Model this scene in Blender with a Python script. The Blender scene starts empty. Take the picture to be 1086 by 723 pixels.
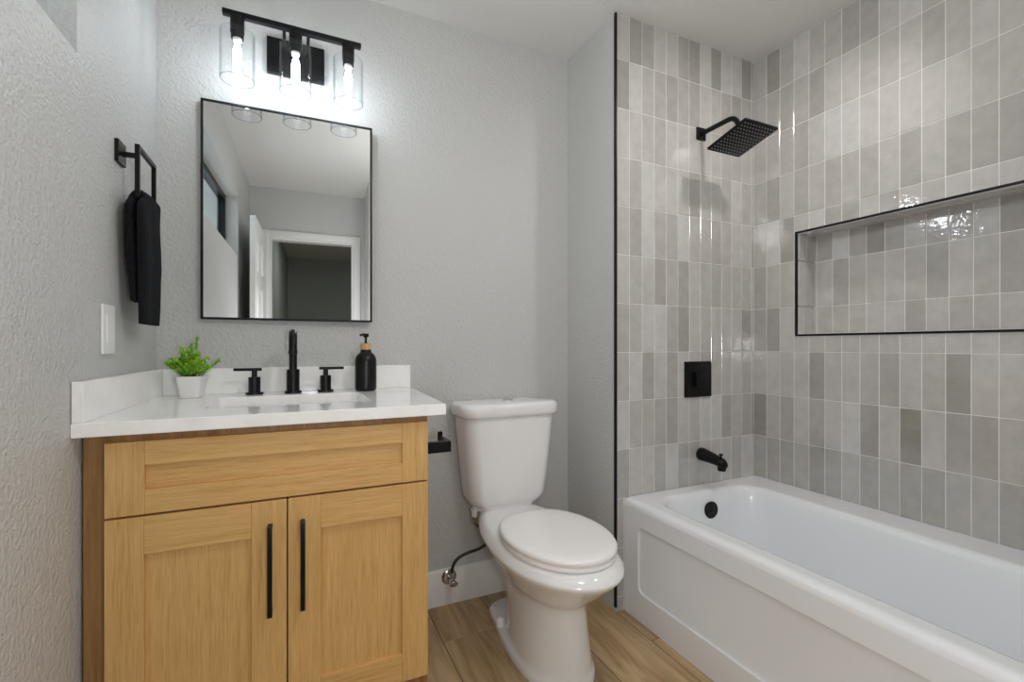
import bpy, bmesh, math, random
from mathutils import Vector, Matrix, noise

random.seed(7)
S = bpy.context.scene
COL = S.collection
R = math.radians
PI = math.pi

# ------------------------------------------------------------------ camera, world, lights, exposure
CAM_H = 1.084
cam_d = bpy.data.cameras.new('camera')
cam_d.sensor_width = 36.0
cam_d.lens = 493.87 / 1086 * 36
cam_d.shift_y = 5.37 / 1086
cam_d.clip_start = 0.02
cam = bpy.data.objects.new('camera', cam_d)
COL.objects.link(cam)
cam.location = (0, 0, CAM_H)
cam.rotation_euler = (R(90), 0, -0.4349)
S.camera = cam

world = bpy.data.worlds.new('sky_world')
S.world = world
world.use_nodes = True
wn = world.node_tree
wn.nodes['Background'].inputs[0].default_value = (0.86, 0.94, 1.0, 1)
wn.nodes['Background'].inputs[1].default_value = 1.8

S.view_settings.view_transform = 'Standard'
S.view_settings.look = 'None'
S.view_settings.gamma = 1.0
S.view_settings.use_curve_mapping = False
S.view_settings.exposure = 0.0
S.cycles.use_denoising = True
S.cycles.max_bounces = 10
S.cycles.diffuse_bounces = 6
S.cycles.transparent_max_bounces = 16
S.cycles.sample_clamp_indirect = 6.0

BULB = 54.0        # radiance of a filament
ROOM_FILL = 34.0     # radiance of the unseen globe added to brighten the room
TUB_LAMP = 20.0      # watts of the recessed eyeball lamp over the tub, turned to the shower wall
HALL_FILL = 5.0  # watts of an unseen lamp added to brighten the hall
CAM_FILL = 15.5       # watts of a point light added beside the camera as frontal fill


def area_light(name, loc, w, color, size, spread=180):
    ld = bpy.data.lights.new(name, 'AREA')
    ld.shape = 'DISK'
    ld.size = size
    ld.energy = w
    ld.color = color
    ld.spread = R(spread)
    o = bpy.data.objects.new(name, ld)
    COL.objects.link(o)
    o.location = loc
    return o


sl = bpy.data.lights.new('tub_lamp_light', 'SPOT')
sl.energy = TUB_LAMP
sl.color = (1.0, 0.95, 0.925)
sl.spot_size = R(112)
sl.spot_blend = 0.9
sl.shadow_soft_size = 0.045
so = bpy.data.objects.new('tub_lamp_light', sl)
COL.objects.link(so)
so.location = (1.60, 0.68, 2.40)
so.rotation_euler = Vector((0.02, 0.80, -0.95)).to_track_quat('-Z', 'Y').to_euler()
fd = bpy.data.lights.new('camera_fill', 'POINT')
fd.energy = CAM_FILL
fd.color = (0.975, 0.99, 1.02)
fd.shadow_soft_size = 0.09
fl = bpy.data.objects.new('camera_fill', fd)
COL.objects.link(fl)
fl.location = (0.14, 0.02, 1.06)
area_light('hall_fill_light', (0.3, -2.2, 2.40), HALL_FILL, (0.95, 1.0, 0.97), 0.30)


# ------------------------------------------------------------------ materials
def srgb(r, g, b):
    def f(c):
        c /= 255.0
        return c / 12.92 if c <= 0.04045 else ((c + 0.055) / 1.055) ** 2.4
    return (f(r), f(g), f(b), 1.0)


def mat(name, col, rough=0.5, metal=0.0, coat=0.0, spec=0.5):
    m = bpy.data.materials.new(name)
    m.use_nodes = True
    b = m.node_tree.nodes['Principled BSDF']
    b.inputs['Base Color'].default_value = col
    b.inputs['Roughness'].default_value = rough
    b.inputs['Metallic'].default_value = metal
    b.inputs['Coat Weight'].default_value = coat
    b.inputs['Specular IOR Level'].default_value = spec
    return m


def N(m, t, **kw):
    n = m.node_tree.nodes.new(t)
    for k, v in kw.items():
        setattr(n, k, v)
    return n


def LK(m, a, b):
    m.node_tree.links.new(a, b)


def bump(m, scale, strength, dist=0.002, detail=2.0, stretch=(1, 1, 1), coord='Object', rough=0.5):
    tc = N(m, 'ShaderNodeTexCoord')
    mp = N(m, 'ShaderNodeMapping')
    mp.inputs['Scale'].default_value = stretch
    nz = N(m, 'ShaderNodeTexNoise')
    nz.inputs['Scale'].default_value = scale
    nz.inputs['Detail'].default_value = detail
    nz.inputs['Roughness'].default_value = rough
    bp = N(m, 'ShaderNodeBump')
    bp.inputs['Strength'].default_value = strength
    bp.inputs['Distance'].default_value = dist
    LK(m, tc.outputs[coord], mp.inputs[0])
    LK(m, mp.outputs[0], nz.inputs[0])
    LK(m, nz.outputs[0], bp.inputs['Height'])
    LK(m, bp.outputs[0], m.node_tree.nodes['Principled BSDF'].inputs['Normal'])
    return nz


def wood(name, c1, c2, c3, scale, rough=0.42):
    """scale stretches the grain: small along the grain, large across it"""
    m = mat(name, c1, rough)
    b = m.node_tree.nodes['Principled BSDF']
    tc = N(m, 'ShaderNodeTexCoord')
    mp = N(m, 'ShaderNodeMapping')
    mp.inputs['Scale'].default_value = scale
    n1 = N(m, 'ShaderNodeTexNoise')
    n1.inputs['Scale'].default_value = 1.0
    n1.inputs['Detail'].default_value = 5
    n1.inputs['Roughness'].default_value = 0.62
    mp2 = N(m, 'ShaderNodeMapping')
    mp2.inputs['Scale'].default_value = [s * 0.22 for s in scale]
    n2 = N(m, 'ShaderNodeTexNoise')
    n2.inputs['Scale'].default_value = 1.0
    n2.inputs['Detail'].default_value = 2
    mixf = N(m, 'ShaderNodeMath', operation='MULTIPLY_ADD')
    mixf.inputs[1].default_value = 0.66
    add = N(m, 'ShaderNodeMath', operation='MULTIPLY')
    add.inputs[1].default_value = 0.34
    LK(m, tc.outputs['Object'], mp.inputs[0])
    LK(m, tc.outputs['Object'], mp2.inputs[0])
    LK(m, mp.outputs[0], n1.inputs[0])
    LK(m, mp2.outputs[0], n2.inputs[0])
    LK(m, n2.outputs[0], add.inputs[0])
    LK(m, n1.outputs[0], mixf.inputs[0])
    LK(m, add.outputs[0], mixf.inputs[2])
    cr = N(m, 'ShaderNodeValToRGB')
    cr.color_ramp.elements[0].position = 0.36
    cr.color_ramp.elements[0].color = c2
    cr.color_ramp.elements[1].position = 0.64
    cr.color_ramp.elements[1].color = c3
    e = cr.color_ramp.elements.new(0.50)
    e.color = c1
    LK(m, mixf.outputs[0], cr.inputs[0])
    LK(m, cr.outputs[0], b.inputs['Base Color'])
    bp = N(m, 'ShaderNodeBump')
    bp.inputs['Strength'].default_value = 0.12
    bp.inputs['Distance'].default_value = 0.001
    LK(m, n1.outputs[0], bp.inputs['Height'])
    LK(m, bp.outputs[0], b.inputs['Normal'])
    return m


def wall_paint(name, col, strength=0.55, rough=0.55):
    m = mat(name, col, rough, spec=0.3)
    bump(m, 105, strength, 0.0065, 2.0)
    return m


M_WALL = wall_paint('wall_paint', srgb(198, 198, 196), 0.65, 0.42)
M_CEIL = wall_paint('ceiling_paint', srgb(222, 221, 218), 0.35, 0.7)
M_HALL = wall_paint('hall_paint', srgb(176, 180, 174), 0.3, 0.7)
M_TRIMW = mat('trim_white', srgb(232, 231, 228), 0.35)
M_BLACK = mat('black_metal', srgb(10, 10, 12), 0.36, 0.0, spec=0.3)
M_BLACKM = mat('matte_black', srgb(9, 9, 10), 0.40, spec=0.25)
M_BLKFRAME = mat('black_frame', srgb(14, 14, 16), 0.35, spec=0.4)
M_PORC = mat('toilet_porcelain', srgb(241, 240, 239), 0.10, coat=0.3)
M_SEAT = mat('toilet_seat_plastic', srgb(248, 246, 245), 0.22)
M_TUB = mat('tub_enamel', srgb(236, 238, 241), 0.16, coat=0.2)
M_QUARTZ = mat('white_quartz', srgb(236, 234, 231), 0.08)
M_SINK = mat('sink_porcelain', srgb(238, 238, 236), 0.1)
M_CHROME = mat('chrome', srgb(205, 205, 205), 0.12, 1.0)
M_HOSE = mat('braided_hose', srgb(58, 56, 54), 0.45, 0.5)
M_PLASTIC = mat('white_plastic', srgb(235, 235, 233), 0.35)
M_GROUT = mat('tile_grout', srgb(232, 230, 225), 0.8)
M_BAMBOO = wood('bamboo', srgb(206, 166, 112), srgb(186, 145, 92), srgb(220, 183, 132), (160, 160, 20))
M_OAK_V = wood('oak_vertical', srgb(211, 168, 105), srgb(194, 150, 88), srgb(221, 180, 118), (330, 330, 12))
M_OAK_H = wood('oak_horizontal', srgb(211, 168, 105), srgb(194, 150, 88), srgb(221, 180, 118), (12, 330, 330))
M_OAK_IN = wood('oak_carcass', srgb(150, 112, 66), srgb(130, 94, 52), srgb(164, 126, 80), (170, 170, 7))
M_POT = mat('pot_ceramic', srgb(236, 235, 233), 0.3)
M_SOIL = mat('soil', srgb(40, 34, 26), 0.9)
M_STEM = mat('plant_stem', srgb(66, 96, 40), 0.6)
M_GRILLE = mat('nozzle_rubber', srgb(150, 150, 148), 0.5)

M_TOWEL = mat('black_terry', srgb(24, 26, 31), 0.95, spec=0.15)
bump(M_TOWEL, 330, 1.0, 0.012, 2.0)
M_TOWEL.node_tree.nodes['Principled BSDF'].inputs['Sheen Weight'].default_value = 0.04

# leaves: green that varies leaf to leaf by position
M_LEAF = mat('plant_leaf', srgb(110, 175, 40), 0.45)
_n = N(M_LEAF, 'ShaderNodeTexNoise')
_n.inputs['Scale'].default_value = 60
_c = N(M_LEAF, 'ShaderNodeValToRGB')
_c.color_ramp.elements[0].position = 0.35
_c.color_ramp.elements[0].color = srgb(104, 172, 36)
_c.color_ramp.elements[1].position = 0.65
_c.color_ramp.elements[1].color = srgb(200, 240, 92)
_t = N(M_LEAF, 'ShaderNodeTexCoord')
LK(M_LEAF, _t.outputs['Object'], _n.inputs[0])
LK(M_LEAF, _n.outputs[0], _c.inputs[0])
LK(M_LEAF, _c.outputs[0], M_LEAF.node_tree.nodes['Principled BSDF'].inputs['Base Color'])

# quartz: faint cloudy veining
_n = N(M_QUARTZ, 'ShaderNodeTexNoise')
_n.inputs['Scale'].default_value = 14
_n.inputs['Detail'].default_value = 4
_c = N(M_QUARTZ, 'ShaderNodeValToRGB')
_c.color_ramp.elements[0].position = 0.3
_c.color_ramp.elements[0].color = srgb(244, 243, 240)
_c.color_ramp.elements[1].position = 0.5
_c.color_ramp.elements[1].color = srgb(251, 250, 248)
_t = N(M_QUARTZ, 'ShaderNodeTexCoord')
LK(M_QUARTZ, _t.outputs['Object'], _n.inputs[0])
LK(M_QUARTZ, _n.outputs[0], _c.inputs[0])
LK(M_QUARTZ, _c.outputs[0], M_QUARTZ.node_tree.nodes['Principled BSDF'].inputs['Base Color'])


def glazed(name, rgb):
    rgb = [c * 0.905 for c in rgb]
    m = mat(name, srgb(*rgb), 0.045, spec=0.95)
    b = m.node_tree.nodes['Principled BSDF']
    nz = bump(m, 60, 0.075, 0.006, 1.6, (1, 1, 1.3))
    tc = N(m, 'ShaderNodeTexCoord')
    n2 = N(m, 'ShaderNodeTexNoise')
    n2.inputs['Scale'].default_value = 22
    n2.inputs['Detail'].default_value = 4
    cr = N(m, 'ShaderNodeValToRGB')
    cr.color_ramp.elements[0].position = 0.3
    cr.color_ramp.elements[0].color = srgb(*[c * 0.965 for c in rgb])
    cr.color_ramp.elements[1].position = 0.7
    cr.color_ramp.elements[1].color = srgb(*[min(255, c * 1.025) for c in rgb])
    LK(m, tc.outputs['Object'], n2.inputs[0])
    LK(m, n2.outputs[0], cr.inputs[0])
    LK(m, cr.outputs[0], b.inputs['Base Color'])
    return m


TONES = {'W': (221, 219, 216), 'L': (213, 210, 206), 'M': (206, 203, 198), 'N': (200, 197, 192),
         'G': (192, 189, 184), 'D': (182, 179, 173), 'X': (169, 166, 158)}
TONE_KEYS = list(TONES)
M_TILES = [glazed('glazed_tile_' + k.lower(), TONES[k]) for k in TONE_KEYS]


def clear_glass(name, tint=(1, 1, 1, 1), ior=1.45, floor=0.0):
    m = bpy.data.materials.new(name)
    m.use_nodes = True
    nt = m.node_tree
    nt.nodes.clear()
    o = nt.nodes.new('ShaderNodeOutputMaterial')
    tr = nt.nodes.new('ShaderNodeBsdfTransparent')
    tr.inputs[0].default_value = tint
    gl = nt.nodes.new('ShaderNodeBsdfGlossy')
    gl.inputs['Roughness'].default_value = 0.02
    lw = nt.nodes.new('ShaderNodeLayerWeight')
    lw.inputs['Blend'].default_value = 0.5
    pw = nt.nodes.new('ShaderNodeMath')
    pw.operation = 'POWER'
    pw.inputs[1].default_value = 6.0
    ma = nt.nodes.new('ShaderNodeMath')
    ma.operation = 'MULTIPLY_ADD'
    r0 = ((ior - 1) / (ior + 1)) ** 2
    ma.inputs[1].default_value = 0.45 * (1 - r0)
    ma.inputs[2].default_value = r0
    mx = nt.nodes.new('ShaderNodeMixShader')
    nt.links.new(lw.outputs['Facing'], pw.inputs[0])
    tm = nt.nodes.new('ShaderNodeMix')
    tm.data_type = 'RGBA'
    tm.inputs[6].default_value = tint
    tm.inputs[7].default_value = (tint[0] * 0.55, tint[1] * 0.58, tint[2] * 0.60, 1)
    nt.links.new(pw.outputs[0], tm.inputs[0])
    nt.links.new(tm.outputs[2], tr.inputs[0])
    nt.links.new(pw.outputs[0], ma.inputs[0])
    nt.links.new(ma.outputs[0], mx.inputs[0])
    nt.links.new(tr.outputs[0], mx.inputs[1])
    nt.links.new(gl.outputs[0], mx.inputs[2])
    nt.links.new(mx.outputs[0], o.inputs[0])
    return m


M_GLASS = clear_glass('clear_shade_glass', (0.985, 0.99, 0.992, 1), 1.3)
M_GLASSRIM = clear_glass('shade_rim_glass', (0.62, 0.66, 0.70, 1), 1.5)
M_BULBGLASS = clear_glass('bulb_glass', (0.985, 0.985, 0.985, 1), 1.25)
M_WINGLASS = clear_glass('window_glass', (0.95, 0.98, 0.985, 1), 1.3)
M_MIRROR = mat('mirror_silver', (0.77, 0.79, 0.79, 1), 0.0, 1.0)


def emitter(name, col, strength):
    m = bpy.data.materials.new(name)
    m.use_nodes = True
    nt = m.node_tree
    nt.nodes.clear()
    o = nt.nodes.new('ShaderNodeOutputMaterial')
    e = nt.nodes.new('ShaderNodeEmission')
    e.inputs[0].default_value = col
    e.inputs[1].default_value = strength
    nt.links.new(e.outputs[0], o.inputs[0])
    return m


M_FILAMENT = emitter('bulb_filament', (0.84, 0.92, 1.0, 1), BULB)
M_GLOBE = emitter('globe_fill', (1.0, 0.985, 0.97, 1), ROOM_FILL)
M_LAMPFACE = emitter('lamp_diffuser', (1.0, 0.95, 0.9, 1), 4.0)

# floor planks
M_PLANK = mat('floor_plank', srgb(170, 146, 116), 0.33)
_b = M_PLANK.node_tree.nodes['Principled BSDF']
_uv = N(M_PLANK, 'ShaderNodeUVMap')
_mp = N(M_PLANK, 'ShaderNodeMapping')
_mp.inputs['Scale'].default_value = (11, 1.3, 1)
_n1 = N(M_PLANK, 'ShaderNodeTexNoise')
_n1.inputs['Scale'].default_value = 1.6
_n1.inputs['Detail'].default_value = 6
_n1.inputs['Roughness'].default_value = 0.6
_n1.inputs['Distortion'].default_value = 1.1
_cr = N(M_PLANK, 'ShaderNodeValToRGB')
_cr.color_ramp.elements[0].position = 0.30
_cr.color_ramp.elements[0].color = srgb(146, 117, 80)
_cr.color_ramp.elements[1].position = 0.68
_cr.color_ramp.elements[1].color = srgb(204, 177, 138)
_e = _cr.color_ramp.elements.new(0.48)
_e.color = srgb(180, 151, 111)
_at = N(M_PLANK, 'ShaderNodeVertexColor')
_at.layer_name = 'tone'
_mx = N(M_PLANK, 'ShaderNodeMix', data_type='RGBA', blend_type='MULTIPLY')
_mx.inputs[0].default_value = 1.0
LK(M_PLANK, _uv.outputs[0], _mp.inputs[0])
LK(M_PLANK, _mp.outputs[0], _n1.inputs[0])
LK(M_PLANK, _n1.outputs[0], _cr.inputs[0])
LK(M_PLANK, _cr.outputs[0], _mx.inputs[6])
LK(M_PLANK, _at.outputs[0], _mx.inputs[7])
LK(M_PLANK, _mx.outputs[2], _b.inputs['Base Color'])
M_FLGROUT = mat('floor_grout', srgb(104, 88, 70), 0.8)


# ------------------------------------------------------------------ mesh helpers
ORIGIN = {}          # where the thing an object belongs to has its own origin


def newbm():
    return bmesh.new()


def add_box(bm, x0, x1, y0, y1, z0, z1, bev=0.0, seg=2, mi=0):
    r = bmesh.ops.create_cube(bm, size=1.0)
    vs = r['verts']
    for v in vs:
        v.co.x = x0 if v.co.x < 0 else x1
        v.co.y = y0 if v.co.y < 0 else y1
        v.co.z = z0 if v.co.z < 0 else z1
    fs = {f for v in vs for f in v.link_faces}
    for f in fs:
        f.material_index = mi
    if bev > 0:
        es = {e for f in fs for e in f.edges}
        rb = bmesh.ops.bevel(bm, geom=list(es), offset=bev, segments=seg, profile=0.5, affect='EDGES')
        for f in rb['faces']:
            f.material_index = mi


def loft(bm, rings, cap0=False, cap1=False, closed=True, mi=0):
    """rings: lists of points with equal counts"""
    vr = [[bm.verts.new(p) for p in ring] for ring in rings]
    n = len(vr[0])
    for a, b in zip(vr[:-1], vr[1:]):
        for i in range(n if closed else n - 1):
            j = (i + 1) % n
            f = bm.faces.new((a[i], a[j], b[j], b[i]))
            f.material_index = mi
    if cap0:
        bm.faces.new(list(reversed(vr[0]))).material_index = mi
    if cap1:
        bm.faces.new(vr[-1]).material_index = mi
    return vr


def rrect(x0, x1, y0, y1, r, m=6):
    """rounded rectangle, 4*(m+1) points, counter-clockwise"""
    r = max(1e-5, min(r, (x1 - x0) / 2 - 1e-5, (y1 - y0) / 2 - 1e-5))
    out = []
    for cx, cy, a0 in ((x1 - r, y1 - r, 0), (x0 + r, y1 - r, 90), (x0 + r, y0 + r, 180), (x1 - r, y0 + r, 270)):
        for k in range(m + 1):
            a = R(a0 + 90 * k / m)
            out.append((cx + r * math.cos(a), cy + r * math.sin(a)))
    return out


def add_lathe(bm, prof, seg=32, cx=0, cy=0, cz=0, cap0=True, cap1=True, axis='Z', mi=0):
    """prof: (radius, height) pairs"""
    rings = []
    for r, h in prof:
        ring = []
        for i in range(seg):
            a = 2 * PI * i / seg
            u, v = r * math.cos(a), r * math.sin(a)
            if axis == 'Z':
                ring.append((cx + u, cy + v, cz + h))
            elif axis == 'Y':        # height runs towards -y
                ring.append((cx + u, cy - h, cz + v))
            else:                    # height runs towards +x
                ring.append((cx + h, cy + u, cz + v))
        rings.append(ring)
    loft(bm, rings, cap0, cap1, mi=mi)


def add_tube(bm, pts, rad, seg=12, cap=True, mi=0):
    pts = [Vector(p) for p in pts]
    rads = rad if isinstance(rad, (list, tuple)) else [rad] * len(pts)
    t0 = (pts[1] - pts[0]).normalized()
    up = Vector((0, 0, 1)) if abs(t0.z) < 0.9 else Vector((1, 0, 0))
    n = t0.cross(up).normalized()
    rings = []
    for i, p in enumerate(pts):
        if i == 0:
            t = (pts[1] - pts[0])
        elif i == len(pts) - 1:
            t = (pts[-1] - pts[-2])
        else:
            t = (pts[i + 1] - pts[i - 1])
        t.normalize()
        n = (n - t * n.dot(t)).normalized()
        b = t.cross(n)
        rings.append([tuple(p + (n * math.cos(2 * PI * k / seg) + b * math.sin(2 * PI * k / seg)) * rads[i]) for k in range(seg)])
    loft(bm, rings, cap, cap, mi=mi)


def bez(p0, p1, p2, p3, n=12):
    p0, p1, p2, p3 = map(Vector, (p0, p1, p2, p3))
    out = []
    for i in range(n + 1):
        t = i / n
        out.append(p0 * (1 - t) ** 3 + p1 * 3 * t * (1 - t) ** 2 + p2 * 3 * t * t * (1 - t) + p3 * t ** 3)
    return out


def obj(name, bm, mats, parent=None, label=None, smooth=True, sharp=38, fix=True):
    if fix:
        bmesh.ops.remove_doubles(bm, verts=bm.verts, dist=1e-5)
        bmesh.ops.dissolve_degenerate(bm, edges=bm.edges, dist=1e-6)
        bmesh.ops.recalc_face_normals(bm, faces=bm.faces)
    if parent is not None:
        inv = Matrix.Translation(ORIGIN[parent.name]).inverted()
        bmesh.ops.transform(bm, matrix=inv, verts=bm.verts)
    me = bpy.data.meshes.new(name)
    bm.to_mesh(me)
    bm.free()
    for m in (mats if isinstance(mats, (list, tuple)) else [mats]):
        me.materials.append(m)
    for p in me.polygons:
        p.use_smooth = smooth
    if smooth:
        me.set_sharp_from_angle(angle=R(sharp))
    o = bpy.data.objects.new(name, me)
    COL.objects.link(o)
    if parent is not None:
        o.parent = parent
        ORIGIN[o.name] = ORIGIN[parent.name]
    if label:
        o['label'] = label
    return o


def thing(name, label, cat, loc=(0, 0, 0), group=None):
    o = bpy.data.objects.new(name, None)
    o.empty_display_size = 0.05
    COL.objects.link(o)
    o.location = loc
    o['label'] = label
    o['category'] = cat
    ORIGIN[o.name] = Vector(loc)
    if group:
        o['group'] = group
    return o


def sub(name, bm, mats, part, **kw):
    """a sub-part: a child of a part whose own origin is the thing's"""
    return obj(name, bm, mats, part, **kw)


def tag(o, label, cat, group=None):
    o['label'] = label
    o['category'] = cat
    if group:
        o['group'] = group
    return o


def struct(name, bm, mats, parent=None, **kw):
    o = obj(name, bm, mats, parent, **kw)
    if parent is None:
        o['kind'] = 'structure'
        ORIGIN[o.name] = Vector((0, 0, 0))
    return o


# ------------------------------------------------------------------ the room
CEIL = 2.446
YB = 1.90            # main back wall
YS = 1.546           # tiled shower wall
XT = 1.185           # left edge of the tiled bump-out
XR = 2.006           # tiled long wall
YF = -0.75           # wall with the door, behind the camera


def xl(y):           # left wall, very slightly out of square
    return -0.42 - 0.02 * (YB - y)


def quad_prism(bm, pts, z0, z1, mi=0):
    loft(bm, [[(x, y, z0) for x, y in pts], [(x, y, z1) for x, y in pts]], True, True, mi=mi)


# floor of single planks with thin joints
bm = newbm()
uvl = bm.loops.layers.uv.new('UVMap')
tl = bm.loops.layers.color.new('tone')
rng = random.Random(3)
PW, PL = 0.2325, 1.20
starts = {1: 1.65, 2: 0.93, 3: 1.34, 4: 0.62, 0: 1.02}
for c in range(-8, 9):
    xa = 0.49 + c * PW
    xb = xa + PW
    off = starts.get(c % 5, 0.3) if c not in (0, 1, 2) else {0: 1.653, 1: 1.05, 2: 0.55}[c]
    k0 = int((-4.5 - off) / PL) - 1
    for k in range(k0, 6):
        ya, yb = off + k * PL, off + (k + 1) * PL
        ya2, yb2 = max(ya, -4.3), min(yb, 1.95)
        if yb2 - ya2 < 0.01:
            continue
        g = 0.0014
        q = [(xa + g, ya2 + g), (xb - g, ya2 + g), (xb - g, yb2 - g), (xa + g, yb2 - g)]
        e = 0.0012
        q2 = [(q[0][0] + e, q[0][1] + e), (q[1][0] - e, q[1][1] + e), (q[2][0] - e, q[2][1] - e), (q[3][0] + e, q[3][1] - e)]
        vr = loft(bm, [[(x, y, -0.002) for x, y in q], [(x, y, 0.0) for x, y in q2]], False, True)
        du, dv = rng.uniform(0, 9), rng.uniform(0, 9)
        t = rng.uniform(0.88, 1.04)
        w = rng.uniform(-0.02, 0.02)
        for f in {f for v in vr[1] for f in v.link_faces}:
            for lp in f.loops:
                lp[uvl].uv = (lp.vert.co.x + du, lp.vert.co.y + dv)
                lp[tl] = (t + w, t, t - w, 1)
r = bmesh.ops.create_cube(bm, size=1)
for v in r['verts']:
    v.co = Vector((-1.5 if v.co.x < 0 else 2.4, -4.4 if v.co.y < 0 else 2.0, -0.12 if v.co.z < 0 else -0.0019))
for f in {f for v in r['verts'] for f in v.link_faces}:
    f.material_index = 1
struct('floor', bm, [M_PLANK, M_FLGROUT], smooth=False, fix=False)

bm = newbm()
add_box(bm, -1.5, 2.4, -4.4, 2.05, CEIL, CEIL + 0.1)
struct('ceiling', bm, M_CEIL, smooth=False)

# back wall and the plastered bump-out beside the tub
bm = newbm()
add_box(bm, -0.6, XT + 0.02, YB, YB + 0.12, 0, CEIL)
struct('wall_back', bm, M_WALL, smooth=False)

bm = newbm()
quad_prism(bm, [(1.172, YB + 0.12), (XT, YS), (XR + 0.14, YS), (XR + 0.14, YB + 0.12)], 0, CEIL)
struct('wall_bump_out', bm, M_WALL, smooth=False)

# left wall with a high window opening
WY0, WY1, WZ0, WZ1 = -0.05, 1.318, 1.722, 2.14


def wall_piece(bm, y0, y1, z0, z1, t=0.13):
    quad_prism(bm, [(xl(y0), y0), (xl(y1), y1), (xl(y1) - t, y1), (xl(y0) - t, y0)], z0, z1)


bm = newbm()
wall_piece(bm, YF - 0.1, WY0, 0, CEIL)
wall_piece(bm, WY1, YB, 0, CEIL)
wall_piece(bm, WY0, WY1, 0, WZ0)
wall_piece(bm, WY0, WY1, WZ1, CEIL)
struct('wall_left', bm, M_WALL, smooth=False)

bm = newbm()
xw = xl(0.6) - 0.10
fw = 0.035
add_box(bm, xw - 0.03, xw + 0.012, WY0, WY1, WZ0, WZ0 + fw)
add_box(bm, xw - 0.03, xw + 0.012, WY0, WY1, WZ1 - fw, WZ1)
add_box(bm, xw - 0.03, xw + 0.012, WY0, WY0 + fw, WZ0 + fw, WZ1 - fw)
add_box(bm, xw - 0.03, xw + 0.012, WY1 - fw, WY1, WZ0 + fw, WZ1 - fw)
add_box(bm, xw - 0.03, xw + 0.008, 0.61, 0.645, WZ0 + fw, WZ1 - fw)
win = struct('window_1', bm, M_BLKFRAME, smooth=False)
bm = newbm()
add_box(bm, xw - 0.012, xw - 0.008, WY0 + fw, WY1 - fw, WZ0 + fw, WZ1 - fw)
sub('window_pane', bm, M_WINGLASS, win, smooth=False)

# wall with the doorway behind the camera, the short return wall, and the wall at the foot of the tub
NOOK = 0.455
DX0, DX1, DZ = -0.322, 0.360, 2.02
bm = newbm()
add_box(bm, -0.60, DX0, YF - 0.1, YF, 0, CEIL)
add_box(bm, DX1, NOOK + 0.005, YF - 0.1, YF, 0, CEIL)
add_box(bm, DX0, DX1, YF - 0.1, YF, DZ, CEIL)
struct('wall_front', bm, M_WALL, smooth=False)
bm = newbm()
quad_prism(bm, [(NOOK, YF - 0.1), (XR + 0.14, YF - 0.1), (XR + 0.14, 0.012), (1.17, 0.012), (1.17, -0.28), (NOOK, -0.28)], 0, CEIL)
struct('wall_tub_foot', bm, M_WALL, smooth=False)

# hall beyond the doorway
bm = newbm()
add_box(bm, -0.48, 1.5, -4.30, -4.20, 0, CEIL)
add_box(bm, -0.48, -0.385, -4.20, YF - 0.1, 0, CEIL)
add_box(bm, 1.4, 1.5, -4.20, YF - 0.1, 0, CEIL)
struct('wall_hall', bm, M_HALL, smooth=False)

# door casing and the open six-panel door
bm = newbm()
cw = 0.060
for y0, y1 in ((YF, YF + 0.016), (YF - 0.116, YF - 0.1)):
    add_box(bm, DX0 - cw, DX0, y0, y1, 0, DZ + cw, 0.003)
    add_box(bm, DX1, DX1 + cw, y0, y1, 0, DZ + cw, 0.003)
    add_box(bm, DX0, DX1, y0, y1, DZ, DZ + cw, 0.003)
add_box(bm, DX0, DX0 + 0.015, YF - 0.1, YF, 0, DZ)
add_box(bm, DX1 - 0.015, DX1, YF - 0.1, YF, 0, DZ)
add_box(bm, DX0 + 0.015, DX1 - 0.015, YF - 0.1, YF, DZ - 0.015, DZ)
struct('trim_1', bm, M_TRIMW)

DXF = -0.348                      # door face towards the room
bm = newbm()
add_box(bm, DXF - 0.036, DXF, -0.722, -0.03, 0.012, 2.02, 0.0015, 1)
door = struct('door_1', bm, M_TRIMW)
bm = newbm()
for ya, yb in ((-0.612, -0.42), (-0.33, -0.138)):
    for za, zb in ((0.22, 0.80), (0.93, 1.52), (1.64, 1.88)):
        for xs, s in ((DXF, 1), (DXF - 0.036, -1)):
            rings = []
            for ins, dx in ((0, 0.0002), (0.004, 0.007), (0.012, 0.007), (0.020, 0.001), (0.034, 0.001), (0.05, 0.006)):
                rings.append([(xs + s * dx, y, z) for y, z in rrect(ya + ins, yb - ins, za + ins, zb - ins, 0.0, 1)])
            loft(bm, rings, False, True)
sub('door_panel', bm, M_TRIMW, door)
bm = newbm()
for xs, s in ((DXF, 1), (DXF - 0.036, -1)):
    add_lathe(bm, [(0.026, 0), (0.026, 0.006 * s), (0.010, 0.010 * s), (0.010, 0.035 * s), (0.024, 0.042 * s), (0.026, 0.055 * s), (0.016, 0.066 * s)], 20, xs, -0.095, 0.95, axis='X')
sub('door_knob', bm, M_BLACK, door, label='black door knob')

# baseboards
bm = newbm()
rings = [(0, 0.0), (0.014, 0.0), (0.014, 0.135), (0.011, 0.144), (0.005, 0.148), (0, 0.148)]
loft(bm, [[(x, YB - d, z) for d, z in rings] for x in (0.345, 1.176)], True, True)
struct('baseboard_back', bm, M_TRIMW)
bm = newbm()
loft(bm, [[(xl(y) + d, y, z) for d, z in rings] for y in (YF, 1.30)], True, True)
struct('baseboard_left', bm, M_TRIMW)
bm = newbm()
loft(bm, [[(NOOK - d, y, z) for d, z in rings] for y in (YF, -0.28)], True, True)
struct('baseboard_right', bm, M_TRIMW)

# ------------------------------------------------------------------ glazed wall tiles
TP, TQ = 0.0663, 0.2
Z1 = CAM_H - 0.4247            # lowest full joint above the tub
PX0 = 1.1868

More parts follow.
